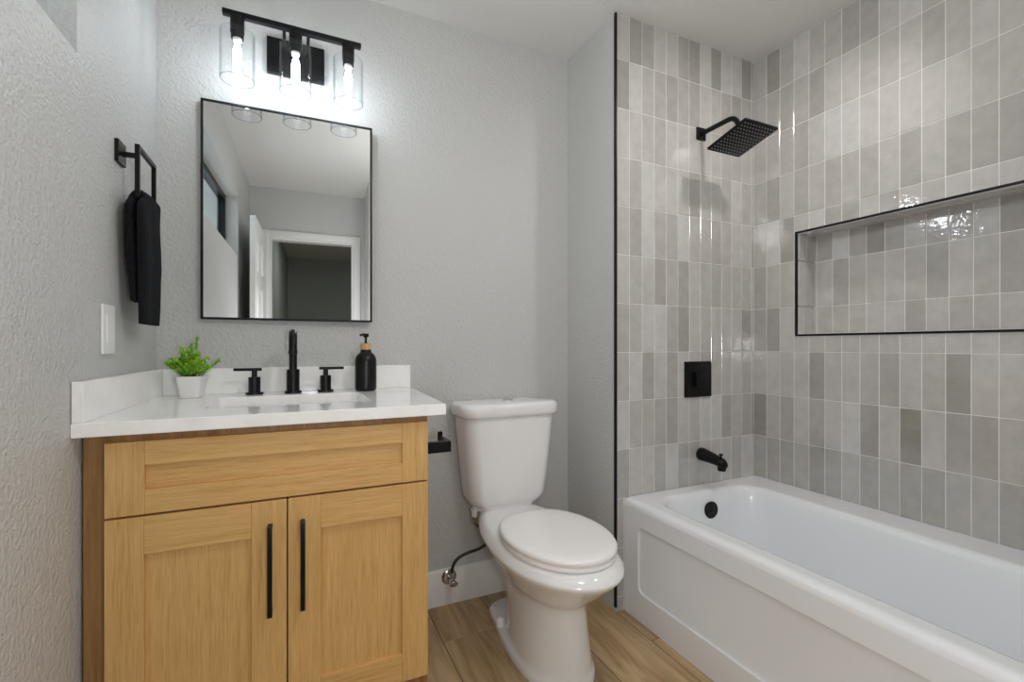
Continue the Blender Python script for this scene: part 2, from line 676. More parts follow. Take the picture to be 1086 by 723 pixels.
ROWS_P = {9: 'MDGLLGDWDWWDM', 8: 'DWMNGNGLMNGNM', 7: 'LLMNLLMLLMMLL', 6: 'LNWLLLGLLNWML', 5: 'MGWNNWMMNMLLG',  # one mid-wall tile toned greyer for the shadow under the shower head
          4: 'LMLGMGLMNMMML', 3: 'NMWWNDLMLLLDM', 2: 'MWGLGLMNMMLNL', 1: 'WMMNGLMWWGMNG', 0: 'GLLNWNNLLLNWW',
          -1: 'M', -2: 'N', -3: 'N'}
ROWS_R = {9: 'LDMWMMGGLWMMLLMLLMNLGMLL', 8: 'LMNMGLLMMLNMLMNLLGMLLMNL', 7: 'LLMNLWWLLLLLMMLNLLMWLMLL',
          6: 'MGLNMNMNMGMGGGMLNGMLGMNG', 5: 'MWDLWGGMGMMLLLMGNLMLGMWL', 4: 'GMMLLMLMLLMGMLMLLGMLMGLN',
          3: 'GDLMMMMMMLLLLMLGMLNGMLLN', 2: 'MLMLDMMNGLMDLLMGLMNLDMLG', 1: 'XMGLGLWDLXLGGMLGMNDLGMLM', 0: 'GGGNDGMGNGGNNGMDGNMGDGNM'}
ROWS_N = {5: 'GGWGXGMGGMXM', 4: 'MLGMMLMGLMGMLMNGLMLGMMLGM', 3: 'LMMMLLNLMMLLMMLNLMMLMLLM'}

rngt = random.Random(11)
GAP = 0.0014


def tile(bm, P, u0, u1, v0, v1, tone, thick=0.004):
    """P(u, v, d) -> point; d is the height over the grout bed"""
    if u1 - u0 < 0.004 or v1 - v0 < 0.004:
        return
    b = 0.0011
    mi = TONE_KEYS.index(tone)
    t = [thick + rngt.uniform(-0.0005, 0.0005) for _ in range(4)]
    c0 = [(u0, v0), (u1, v0), (u1, v1), (u0, v1)]
    c1 = [(u0 + b, v0 + b), (u1 - b, v0 + b), (u1 - b, v1 - b), (u0 + b, v1 - b)]
    a = [bm.verts.new(P(u, v, 0.0005)) for u, v in c0]
    m = [bm.verts.new(P(u, v, tt - 0.0012)) for (u, v), tt in zip(c0, t)]
    d = [bm.verts.new(P(u, v, tt)) for (u, v), tt in zip(c1, t)]
    for p, q in ((a, m), (m, d)):
        for i in range(4):
            j = (i + 1) % 4
            f = bm.faces.new((p[i], p[j], q[j], q[i]))
            f.material_index = mi
    f = bm.faces.new(d)
    f.material_index = mi


def tone_of(rows, j, k):
    s = rows.get(j, '')
    if k < len(s):
        return s[k]
    return rngt.choice('WLLMMNNGGD')


TUBTOP = 0.462
# shower wall (faces -y)
bm = newbm()
for j in range(-3, 10):
    z0 = max(0.0, Z1 + (j - 1) * TQ)
    z1 = min(CEIL, Z1 + j * TQ)
    if z1 <= 0:
        continue
    for k in range(13):
        u0, u1 = PX0 + k * TP, min(XR - 0.004, PX0 + (k + 1) * TP)
        zz0 = z0
        if k > 0:
            if z1 < TUBTOP:
                continue
            zz0 = max(z0, TUBTOP)
        if k == 0 and z1 < TUBTOP:
            u1 = min(u1, 1.2235)
        tile(bm, lambda u, v, d: (u, YS - d, v), u0 + GAP, u1 - GAP, zz0 + GAP, z1 - GAP, tone_of(ROWS_P, j, k))
add_box(bm, PX0, XR, YS - 0.0022, YS + 0.004, 0, CEIL, mi=len(TONE_KEYS))
struct('wall_shower', bm, M_TILES + [M_GROUT], smooth=False, fix=False)

# long wall (faces -x) with the niche
NY0, NY1, NZ0, NZ1 = 0.230, 1.331, 1.135, 1.579
ND = 0.115
bm = newbm()
ncol = 24


def PR(u, v, d):
    return (XR - d, YS - u, v)


def clip_tile(u0, u1, v0, v1, tone):
    """cut a tile around the niche opening"""
    a0, a1 = YS - NY1, YS - NY0
    if u1 <= a0 or u0 >= a1 or v1 <= NZ0 or v0 >= NZ1:
        tile(bm, PR, u0, u1, v0, v1, tone)
        return
    if v0 < NZ0:
        tile(bm, PR, u0, u1, v0, NZ0 - 0.004, tone)
    if v1 > NZ1:
        tile(bm, PR, u0, u1, NZ1 + 0.004, v1, tone)
    va, vb = max(v0, NZ0), min(v1, NZ1)
    if u0 < a0 - 0.004:
        tile(bm, PR, u0, a0 - 0.004, va, vb, tone)
    if u1 > a1 + 0.004:
        tile(bm, PR, a1 + 0.004, u1, va, vb, tone)


for j in range(0, 10):
    z0 = max(TUBTOP, Z1 + (j - 1) * TQ)
    z1 = min(CEIL, Z1 + j * TQ)
    for k in range(ncol):
        u0, u1 = k * TP + 0.002, (k + 1) * TP + 0.002
        if u0 > 1.53:
            continue
        clip_tile(u0 + GAP, min(u1, 1.534) - GAP, z0 + GAP, z1 - GAP, tone_of(ROWS_R, j, k))
# niche lining
XN = XR + ND
for j in (3, 4, 5):
    z0 = max(NZ0, Z1 + (j - 1) * TQ)
    z1 = min(NZ1, Z1 + j * TQ)
    kk = 0
    for k in range(-1, ncol):
        u0, u1 = k * TP + 0.031, (k + 1) * TP + 0.031
        a0, a1 = max(u0, YS - NY1), min(u1, YS - NY0)
        if a1 - a0 < 0.005:
            continue
        tile(bm, lambda u, v, d: (XN - d, YS - u, v), a0 + GAP, a1 - GAP, z0 + GAP, z1 - GAP, tone_of(ROWS_N, j, kk))
        kk += 1
    for (u0, u1, tn) in ((0.0, 0.052, 'LLM'[j - 3]), (0.052, ND, 'MNN'[j - 3])):
        tile(bm, lambda u, v, d: (XR + u, NY1 - d, v), u0 + GAP, u1 - GAP, z0 + GAP, z1 - GAP, tn)
        tile(bm, lambda u, v, d: (XR + u, NY0 + d, v), u0 + GAP, u1 - GAP, z0 + GAP, z1 - GAP, tn)
for k in range(6):
    ya, yb = NY0 + (NY1 - NY0) * k / 6, NY0 + (NY1 - NY0) * (k + 1) / 6
    for (u0, u1) in ((0.0, 0.056), (0.056, ND)):
        tile(bm, lambda u, v, d: (XR + u, v, NZ0 + d), u0 + GAP, u1 - GAP, ya + GAP, yb - GAP, 'L')
        tile(bm, lambda u, v, d: (XR + u, v, NZ1 - d), u0 + GAP, u1 - GAP, ya + GAP, yb - GAP, 'L')
G = len(TONE_KEYS)
XB = XR + 0.14
add_box(bm, XR - 0.0022, XB, 0.0, NY0 - 0.0022, 0, CEIL, mi=G)
add_box(bm, XR - 0.0022, XB, NY1 + 0.0022, YS + 0.004, 0, CEIL, mi=G)
add_box(bm, XR - 0.0022, XB, NY0 - 0.0022, NY1 + 0.0022, 0, NZ0 + 0.0022, mi=G)
add_box(bm, XR - 0.0022, XB, NY0 - 0.0022, NY1 + 0.0022, NZ1 - 0.0022, CEIL, mi=G)
add_box(bm, XN - 0.0022, XB, NY0 - 0.0022, NY1 + 0.0022, NZ0 + 0.0022, NZ1 - 0.0022, mi=G)
struct('wall_right', bm, M_TILES + [M_GROUT], smooth=False, fix=False)

# black metal tile edging
bm = newbm()
add_box(bm, XT - 0.0065, XT + 0.0025, YS - 0.0075, YS + 0.004, 0.02, CEIL - 0.004, 0.0008, 1)
struct('trim_2', bm, M_BLACK)
bm = newbm()
e0, e1 = XR - 0.0075, XR + 0.006
tw = 0.0075
add_box(bm, e0, e1, NY0 - tw, NY1 + tw, NZ1 - 0.001, NZ1 + tw)
add_box(bm, e0, e1, NY0 - tw, NY1 + tw, NZ0 - tw, NZ0 + 0.001)
add_box(bm, e0, e1, NY1 - 0.001, NY1 + tw, NZ0, NZ1)
add_box(bm, e0, e1, NY0 - tw, NY0 + 0.001, NZ0, NZ1)
struct('trim_3', bm, M_BLACK, smooth=False)

# ------------------------------------------------------------------ bathtub
tub = thing('bathtub', 'white alcove bathtub with panelled apron below the grey tiled walls', 'bathtub', (1.61, 0.78, 0))
TX0, TX1, TY0, TY1, TZ = 1.225, 2.003, 0.016, 1.542, 0.463


def R3(x0, x1, y0, y1, r, z):
    return [(x, y, z) for x, y in rrect(x0, x1, y0, y1, r, 8)]


bm = newbm()
rings = [R3(TX0, TX1 - 0.001, TY0 + 0.001, TY1 - 0.001, 0.004, 0.436),
         R3(TX0 + 0.002, TX1 - 0.001, TY0 + 0.001, TY1 - 0.001, 0.006, 0.448),
         R3(TX0 + 0.008, TX1 - 0.001, TY0 + 0.001, TY1 - 0.001, 0.008, 0.457),
         R3(TX0 + 0.018, TX1 - 0.001, TY0 + 0.001, TY1 - 0.001, 0.010, 0.462),
         R3(TX0 + 0.028, TX1 - 0.001, TY0 + 0.001, TY1 - 0.001, 0.012, TZ),
         R3(TX0 + 0.032, TX1 - 0.004, TY0 + 0.004, TY1 - 0.004, 0.012, TZ),
         R3(1.284, 1.870, 0.092, 1.486, 0.125, TZ),
         R3(1.292, 1.862, 0.10, 1.478, 0.12, TZ),
         R3(1.300, 1.854, 0.108, 1.470, 0.118, 0.4605),
         R3(1.308, 1.846, 0.118, 1.462, 0.115, 0.453),
         R3(1.314, 1.840, 0.128, 1.456, 0.112, 0.440),
         R3(1.320, 1.834, 0.140, 1.450, 0.11, 0.415),
         R3(1.335, 1.820, 0.20, 1.432, 0.11, 0.30),
         R3(1.352, 1.804, 0.27, 1.412, 0.11, 0.17),
         R3(1.366, 1.790, 0.31, 1.398, 0.105, 0.115),
         R3(1.385, 1.771, 0.34, 1.378, 0.10, 0.085),
         R3(1.42, 1.736, 0.38, 1.34, 0.09, 0.072),
         R3(1.50, 1.656, 0.60, 1.20, 0.05, 0.066)]
loft(bm, rings, False, True)
shell = obj('shell', bm, M_TUB, tub, sharp=60)


def RYZ(y0, y1, z0, z1, r, x):
    return [(x, y, z) for y, z in rrect(y0, y1, z0, z1, r, 8)]


bm = newbm()
rings = [RYZ(TY0 + 0.001, TY1 - 0.001, 0.001, 0.436, 0.0, TX0 + 0.06),
         RYZ(TY0 + 0.001, TY1 - 0.001, 0.001, 0.436, 0.0, TX0),
         RYZ(0.10, 1.458, 0.112, 0.372, 0.030, TX0),
         RYZ(0.1025, 1.4555, 0.1145, 0.3695, 0.028, TX0 + 0.007),
         RYZ(0.109, 1.449, 0.121, 0.363, 0.025, TX0 + 0.009)]
loft(bm, rings, True, True)
obj('apron', bm, M_TUB, tub, sharp=30)
bm = newbm()
add_lathe(bm, [(0.034, 0.0), (0.036, 0.004), (0.036, 0.010), (0.032, 0.014), (0.012, 0.0145), (0.011, 0.017), (0.0, 0.0172)], 32, 1.606, 1.449, 0.386, axis='Y', cap1=False)
obj('overflow_cover', bm, M_BLACKM, tub, label='round black overflow cover')
bm = newbm()
add_lathe(bm, [(0.032, 0.0), (0.032, 0.004), (0.026, 0.006), (0.022, 0.003), (0.0, 0.003)], 28, 1.578, 1.17, 0.0665, cap1=False)
obj('drain', bm, M_BLACKM, tub, label='black drain fitting')

# tub spout on the tiled wall
sp = thing('tub_spout', 'black tub spout on the tiled wall above the tub rim', 'faucet', (1.65, YS - 0.004, 0.60))
bm = newbm()
rings = []
for t, w, h, dz in ((0, 0.026, 0.026, 0), (0.004, 0.029, 0.029, 0), (0.02, 0.029, 0.029, 0), (0.05, 0.0265, 0.026, -0.003), (0.08, 0.0245, 0.023, -0.008),
                    (0.11, 0.0225, 0.0205, -0.013), (0.125, 0.021, 0.020, -0.017), (0.134, 0.017, 0.016, -0.022), (0.137, 0.008, 0.008, -0.026)):
    rings.append([(1.65 + w * math.cos(2 * PI * i / 24), YS - 0.0035 - t, 0.60 + dz + h * math.sin(2 * PI * i / 24)) for i in range(24)])
loft(bm, rings, True, True)
add_lathe(bm, [(0.0165, 0), (0.0175, 0.012), (0.017, 0.03)], 20, 1.65, YS - 0.120, 0.552)
obj('spout_body', bm, M_BLACKM, sp)
bm = newbm()
add_lathe(bm, [(0.004, 0), (0.004, 0.014), (0.009, 0.016), (0.009, 0.020), (0.006, 0.022)], 16, 1.65, YS - 0.116, 0.601)
obj('diverter_knob', bm, M_BLACKM, sp)

# square shower valve
sv = thing('shower_valve', 'square black shower valve plate on the tiled wall above the spout', 'shower valve', (1.632, YS - 0.004, 0.936))
bm = newbm()
add_box(bm, 1.553, 1.711, YS - 0.012, YS - 0.003, 0.857, 1.015, 0.002, 2)
obj('plate', bm, M_BLACKM, sv)
bm = newbm()
add_box(bm, 1.600, 1.664, YS - 0.030, YS - 0.0115, 0.904, 0.968, 0.002, 2)
obj('handle', bm, M_BLACKM, sv)

# rain shower head
sh = thing('overhead_shower', 'square black rain shower head on an arm from the tiled wall', 'shower head', (1.65, YS - 0.004, 2.035))
bm = newbm()
add_box(bm, 1.624, 1.676, YS - 0.013, YS - 0.003, 2.008, 2.062, 0.002, 2)
obj('flange', bm, M_BLACKM, sh)
HC = Vector((1.65, 1.326, CAM_H + 0.841))       # middle of the spray plate
tilt = R(14)
hv = Vector((0, -math.cos(tilt), math.sin(tilt)))      # up the plate, away from the wall
hu = Vector((1, 0, 0))
hn = Vector((0, -math.sin(tilt), -math.cos(tilt)))     # the way the spray goes
arm_end = HC - hn * 0.030
bm = newbm()
add_tube(bm, [(1.65, YS - 0.008, 2.035), (1.65, 1.43, 2.035)] + bez((1.65, 1.40, 2.035), (1.65, 1.362, 2.035), (1.65, 1.348, 2.020), tuple(arm_end - hn * 0.012), 10) + [tuple(arm_end)], 0.0105, 16)
obj('arm', bm, M_BLACKM, sh)
bm = newbm()
c = arm_end
add_tube(bm, [tuple(c - hn * 0.004), tuple(c + hn * 0.024)], [0.016, 0.019], 20)
hs = 0.0955
rings = []
for ins, off in ((0.004, -0.009), (0.0, -0.0075), (0.0, -0.0015), (0.002, 0.0)):
    rings.append([tuple(HC + hu * u + hv * v + hn * off) for u, v in rrect(-hs + ins, hs - ins, -hs + ins, hs - ins, 0.006, 4)])
loft(bm, rings, True, True)
head = obj('spray_plate', bm, M_BLACKM, sh)
bm = newbm()
for i in range(11):
    for j in range(11):
        p = HC + hu * ((i - 5) * 0.0162) + hv * ((j - 5) * 0.0162)
        add_tube(bm, [tuple(p - hn * 0.0005), tuple(p + hn * 0.0022)], [0.0028, 0.0020], 8)
sub('nozzle_grid', bm, M_GRILLE, head, label='grey rubber nozzles')

# ------------------------------------------------------------------ vanity cabinet
YD = 1.312                      # door faces
YFRM = YD + 0.020               # face frame behind the doors
VX0, VX1 = -0.426, 0.347
VTOP = 0.888
van = thing('vanity_cabinet', 'light oak shaker vanity cabinet with black bar pulls under the white worktop', 'vanity cabinet', (-0.04, 1.60, 0))
bm = newbm()
add_box(bm, VX0, VX0 + 0.018, YFRM + 0.02, 1.878, 0.0, VTOP)
add_box(bm, VX1 - 0.018, VX1, YFRM + 0.02, 1.878, 0.0, VTOP)
add_box(bm, VX0 + 0.018, VX1 - 0.018, YFRM + 0.02, 1.878, 0.10, 0.118)
add_box(bm, VX0 + 0.018, VX1 - 0.018, 1.866, 1.878, 0.118, VTOP)
obj('carcass', bm, M_OAK_IN, van, smooth=False)
bm = newbm()
add_box(bm, VX0, VX0 + 0.046, YFRM, YFRM + 0.0199, 0.0, VTOP, 0.0008, 1)
add_box(bm, VX1 - 0.040, VX1, YFRM, YFRM + 0.0199, 0.0, VTOP, 0.0008, 1)
add_box(bm, VX0 + 0.046, VX1 - 0.040, YFRM + 0.0002, YFRM + 0.0197, 0.846, VTOP, 0.0, 1, 1)
add_box(bm, VX0 + 0.046, VX1 - 0.040, YFRM + 0.0002, YFRM + 0.0197, 0.10, 0.16, 0.0, 1, 1)
obj('face_frame', bm, [M_OAK_IN, M_OAK_IN], van, smooth=False)
bm = newbm()
add_box(bm, VX0 + 0.018, VX1 - 0.018, 1.39, 1.405, 0.0, 0.0999)
obj('toe_kick', bm, M_OAK_IN, van, smooth=False)


def shaker(bm, x0, x1, z0, z1, sl, sr, rb, rt):
    """stiles with vertical grain, rails with horizontal grain, a recessed panel"""
    b = 0.0012
    add_box(bm, x0, x0 + sl, YD, YD + 0.0195, z0, z1, b, 2, 0)
    add_box(bm, x1 - sr, x1, YD, YD + 0.0195, z0, z1, b, 2, 0)
    add_box(bm, x0 + sl + 0.0001, x1 - sr - 0.0001, YD + 0.0002, YD + 0.0193, z0 + 0.0002, z0 + rb, b, 2, 1)
    add_box(bm, x0 + sl + 0.0001, x1 - sr - 0.0001, YD + 0.0002, YD + 0.0193, z1 - rt, z1 - 0.0002, b, 2, 1)


bm = newbm()
shaker(bm, -0.384, 0.344, 0.7015, 0.868, 0.072, 0.073, 0.056, 0.055)
add_box(bm, -0.384 + 0.070, 0.344 - 0.071, YD + 0.0125, YD + 0.018, 0.755, 0.815, 0, 1, 1)
obj('drawer_front', bm, [M_OAK_V, M_OAK_H], van, smooth=False)
for x0, x1, sl, sr, hx in ((-0.384, -0.0205, 0.071, 0.079, -0.0575), (-0.0175, 0.344, 0.077, 0.073, 0.0165)):
    bm = newbm()
    shaker(bm, x0, x1, 0.143, 0.6965, sl, sr, 0.077, 0.087)
    add_box(bm, x0 + sl - 0.002, x1 - sr + 0.002, YD + 0.0125, YD + 0.018, 0.218, 0.612, 0, 1, 0)
    d = obj('door', bm, [M_OAK_V, M_OAK_H], van, smooth=False)
    bm = newbm()
    za, zb = 0.420, 0.640
    add_box(bm, hx - 0.0055, hx + 0.0055, YD - 0.034, YD - 0.024, za, zb, 0.0012, 2)
    add_box(bm, hx - 0.0055, hx + 0.0055, YD - 0.0245, YD + 0.0005, za, za + 0.010, 0.0008, 1)
    add_box(bm, hx - 0.0055, hx + 0.0055, YD - 0.0245, YD + 0.0005, zb - 0.010, zb, 0.0008, 1)
    sub('handle', bm, M_BLACK, d, label='black bar handle')

# ------------------------------------------------------------------ worktop, splashbacks, sink
CT = CAM_H - 0.165              # worktop surface
CB = CT - 0.031
YC = 1.285
top = thing('worktop', 'white quartz worktop with upstands fitted over the oak vanity', 'countertop', (0.0, 1.6, CB))


def cx0(y):
    return xl(y) + 0.001


def cx1(y):
    return 0.421 - 0.052 * (1.899 - y)


SX0, SX1, SY0, SY1 = -0.222, 0.205, 1.445, 1.745
bm = newbm()
m = 5


e = 0.0015
inner = rrect(SX0, SX1, SY0, SY1, 0.022, m)
seg = m + 1


def outer_ring(ins):
    c = [(cx1(1.899) - ins, 1.899 - ins), (cx0(1.899) + ins, 1.899 - ins), (cx0(YC) + ins, YC + ins), (cx1(YC) - ins, YC + ins)]
    o = []
    for k in range(4):
        o += [c[k]] * seg
    return o


def zz(ring, z):
    return [(x, y, z) for x, y in ring]


loft(bm, [zz(inner, CB), zz(outer_ring(e), CB), zz(outer_ring(0), CB + e), zz(outer_ring(0), CT - e), zz(outer_ring(e), CT),
          zz(rrect(SX0 - e, SX1 + e, SY0 - e, SY1 + e, 0.0235, m), CT), zz(inner, CT - e), zz(inner, CB)])
obj('slab', bm, M_QUARTZ, top, sharp=12)
bm = newbm()
add_box(bm, cx0(1.879) + 0.0205, cx1(1.889) , 1.879, 1.8985, CT + 0.0002, CT + 0.089, 0.0015, 2)
obj('backsplash', bm, M_QUARTZ, top, sharp=12)
bm = newbm()
quad_prism(bm, [(cx0(YC) + 0.0005, YC + 0.0005), (cx0(YC) + 0.0205, YC + 0.0005), (cx0(1.8985) + 0.020, 1.8985), (cx0(1.8985) + 0.0005, 1.8985)], CT + 0.0002, CT + 0.089)
bmesh.ops.bevel(bm, geom=list(bm.edges), offset=0.0015, segments=2, profile=0.5, affect='EDGES')
obj('side_splash', bm, M_QUARTZ, top, sharp=12)

sink = thing('sink', 'white rectangular sink basin set under the quartz worktop', 'sink', (0.0, 1.595, CB - 0.13))
bm = newbm()


def RS(ins, r, z):
    return zz(rrect(SX0 + ins, SX1 - ins, SY0 + ins, SY1 - ins, r, 6), z)


loft(bm, [RS(-0.022, 0.03, CB - 0.008), RS(-0.022, 0.03, CB - 0.0003), RS(0.002, 0.024, CB - 0.0003), RS(0.005, 0.026, CB - 0.006), RS(0.012, 0.03, CB - 0.09),
          RS(0.022, 0.035, CB - 0.115), RS(0.045, 0.04, CB - 0.125), RS(0.12, 0.02, CB - 0.130)], False, True)
loft(bm, [RS(-0.022, 0.03, CB - 0.008), RS(-0.004, 0.03, CB - 0.012), RS(0.004, 0.03, CB - 0.095), RS(0.018, 0.035, CB - 0.128), RS(0.05, 0.04, CB - 0.138)], False, True)
obj('basin', bm, M_SINK, sink, sharp=50)
bm = newbm()
add_lathe(bm, [(0.026, 0), (0.026, 0.003), (0.020, 0.004), (0.016, 0.002), (0.0, 0.003)], 24, -0.005, 1.60, CB - 0.1302, cap1=False)
obj('drain', bm, M_BLACK, sink, label='black drain fitting')

# ------------------------------------------------------------------ faucet
fx, fy = -0.008, 1.812
fc = thing('faucet', 'black gooseneck faucet with two lever handles standing behind the sink', 'faucet', (fx, fy, CT))
bm = newbm()
add_lathe(bm, [(0.0275, 0.0003), (0.0275, 0.006), (0.0265, 0.008), (0.0210, 0.008), (0.0210, 0.082), (0.0200, 0.083), (0.011, 0.083)], 32, fx, fy, CT)
obj('spout_base', bm, M_BLACK, fc)
bm = newbm()
pts = [(fx, fy, CT + 0.080), (fx, fy, CT + 0.12), (fx, fy, CT + 0.156)]
rad = 0.054
for k in range(1, 17):
    a = PI * k / 16
    pts.append((fx, fy - rad + rad * math.cos(a), CT + 0.156 + rad * math.sin(a)))
pts += [(fx, fy - 2 * rad, CT + 0.148)]
add_tube(bm, pts, 0.0128, 20)
spt = obj('spout', bm, M_BLACK, fc)
bm = newbm()
add_lathe(bm, [(0.0095, 0), (0.0136, 0.001), (0.0136, 0.012), (0.0129, 0.014)], 20, fx, fy - 2 * rad, CT + 0.138)
sub('aerator', bm, M_BLACK, spt)
for hx, hy, s in ((-0.128, 1.820, -1), (0.099, 1.820, 1)):
    bm = newbm()
    add_lathe(bm, [(0.0275, 0.0003), (0.0275, 0.005), (0.0265, 0.007), (0.0185, 0.007), (0.0185, 0.058), (0.0175, 0.059), (0.0085, 0.059), (0.0085, 0.084)], 28, hx, hy, CT)
    h = obj('handle', bm, M_BLACK, fc)
    bm = newbm()
    add_tube(bm, [(hx - s * 0.022, hy, CT + 0.085), (hx + s * 0.062, hy, CT + 0.085)], 0.0052, 16)
    sub('lever', bm, M_BLACK, h)

# ------------------------------------------------------------------ soap dispenser
dx, dy = 0.236, 1.795
sd = thing('soap_dispenser', 'black round soap bottle with a bamboo collar and pump at the worktop end', 'soap dispenser', (dx, dy, CT))
bm = newbm()
add_lathe(bm, [(0.030, 0.0003), (0.035, 0.002), (0.038, 0.008), (0.0385, 0.014), (0.0385, 0.108), (0.0375, 0.118), (0.0335, 0.129), (0.027, 0.137), (0.0205, 0.142), (0.019, 0.145), (0.019, 0.152)], 40, dx, dy, CT)
obj('bottle', bm, mat('black_glass_bottle', srgb(8, 8, 9), 0.34, spec=0.35), sd)
bm = newbm()
add_lathe(bm, [(0.0175, 0.150), (0.0188, 0.151), (0.0188, 0.173), (0.0175, 0.175), (0.006, 0.175)], 32, dx, dy, CT)
obj('collar', bm, M_BAMBOO, sd, label='light bamboo collar')
bm = newbm()
add_lathe(bm, [(0.007, 0.1745), (0.0062, 0.178), (0.0042, 0.179), (0.0042, 0.196), (0.0095, 0.199), (0.0115, 0.2085), (0.0105, 0.211), (0.0, 0.2115)], 24, dx, dy, CT, cap1=False)
add_tube(bm, [(dx - 0.004, dy - 0.002, CT + 0.207), (dx - 0.012, dy - 0.006, CT + 0.2075), (dx - 0.019, dy - 0.010, CT + 0.206), (dx - 0.021, dy - 0.011, CT + 0.202)], [0.005, 0.0042, 0.0036, 0.003], 12)
obj('pump', bm, M_BLACKM, sd)

# ------------------------------------------------------------------ potted plant
px, py = -0.302, 1.79
pl = thing('potted_plant', 'small green leafy plant in a square white pot beside the left splashback', 'potted plant', (px, py, CT))
bm = newbm()
rot = Matrix.Rotation(R(-13), 3, 'Z')


def SQ(h, z, r=0.012):
    o = []
    for x, y in rrect(-h, h, -h, h, r, 5):
        v = rot @ Vector((x, y, 0))
        o.append((px + v.x, py + v.y, CT + z))
    return o


loft(bm, [SQ(0.0245, 0.0003), SQ(0.0270, 0.002), SQ(0.0285, 0.008), SQ(0.0355, 0.064), SQ(0.0360, 0.0675), SQ(0.0350, 0.069), SQ(0.0325, 0.0685), SQ(0.0312, 0.064), SQ(0.0305, 0.055)], True, True)
obj('pot', bm, M_POT, pl)
bm = newbm()
loft(bm, [SQ(0.0300, 0.0553), SQ(0.0300, 0.059)], True, True)
obj('soil', bm, M_SOIL, pl)
rp = random.Random(5)
bs, bl = newbm(), newbm()


def leaf(bm, p, d, L, W):
    d = d.normalized()
    side = d.cross(Vector((rp.uniform(-.4, .4), rp.uniform(-.4, .4), 1))).normalized()
    up = side.cross(d).normalized()
    rows = []
    for t, w, lift in ((0, 0.15, 0), (0.3, 0.85, 0.04), (0.6, 1.0, 0.05), (0.85, 0.6, 0.02), (1.0, 0.05, -0.04)):
        c = p + d * (L * t) + up * (L * lift)
        rows.append([c - side * (W * w / 2) + up * W * 0.12, c, c + side * (W * w / 2) + up * W * 0.12])
    vr = [[bm.verts.new(q) for q in r] for r in rows]
    for a, b in zip(vr[:-1], vr[1:]):
        for i in range(2):
            bm.faces.new((a[i], a[i + 1], b[i + 1], b[i]))


for s in range(50):
    ang = rp.uniform(0, 2 * PI)
    if s < 6:
        lean, hh = rp.uniform(0.0, 0.30), rp.uniform(0.085, 0.112)
    else:
        lean, hh = rp.uniform(0.15, 0.88), rp.uniform(0.052, 0.086)
    b0 = Vector((px + 0.018 * math.cos(ang) * rp.random(), py + 0.018 * math.sin(ang) * rp.random(), CT + 0.057))
    dr = Vector((math.cos(ang) * math.sin(lean), math.sin(ang) * math.sin(lean), math.cos(lean)))
    if s == 0:
        b0, dr, hh = Vector((px + 0.006, py, CT + 0.06)), Vector((0.06, 0, 1)).normalized(), 0.130
    tip = b0 + dr * hh
    mid = b0 + dr * hh * 0.5 + Vector((0, 0, 0.006))
    ctr = [b0, mid, tip]
    add_tube(bs, [tuple(q) for q in ctr], [0.0011, 0.0009, 0.0006], 5)
    nl = int(hh / 0.0052)
    for k in range(3, nl + 1):
        t = k / nl
        q = b0.lerp(mid, t * 2) if t < 0.5 else mid.lerp(tip, t * 2 - 1)
        for w in range(3):
            a = k * 1.2 + w * 2.1 + rp.uniform(-.3, .3)
            x = dr.orthogonal().normalized()
            y = dr.cross(x)
            o = x * math.cos(a) + y * math.sin(a)
            leaf(bl, q, o * 0.85 + dr * 0.75, rp.uniform(0.012, 0.018) * (1.05 - 0.35 * t), rp.uniform(0.0048, 0.0066))
st = obj('stem', bs, M_STEM, pl)
obj('foliage', bl, M_LEAF, pl, fix=False)

# ------------------------------------------------------------------ mirror
mi_c = Vector((-0.012, 1.872, CAM_H + 0.468))
mr = thing('wall_mirror', 'rectangular wall mirror in a thin black frame above the sink', 'mirror', tuple(mi_c))
mx, mz = 0.281, 0.376
MROT = Matrix.Translation(mi_c) @ Matrix.Rotation(R(-1.3), 4, 'Z') @ Matrix.Translation(-mi_c)
bm = newbm()
rings = []
for ins, y in ((0, 1.892), (0, 1.8725), (0.001, 1.8715), (0.0065, 1.8715), (0.0075, 1.8725), (0.0075, 1.876)):
    rings.append([(mi_c.x + a, y, mi_c.z + b) for a, b in rrect(-mx + ins, mx - ins, -mz + ins, mz - ins, 0.001, 1)])
loft(bm, rings, True, False)
bmesh.ops.transform(bm, matrix=MROT, verts=bm.verts)
obj('frame', bm, M_BLKFRAME, mr)
bm = newbm()
add_box(bm, mi_c.x - mx + 0.0066, mi_c.x + mx - 0.0066, 1.875, 1.879, mi_c.z - mz + 0.0066, mi_c.z + mz - 0.0066)
bmesh.ops.transform(bm, matrix=MROT, verts=bm.verts)
obj('mirror_glass', bm, M_MIRROR, mr, smooth=False, label='silvered glass')

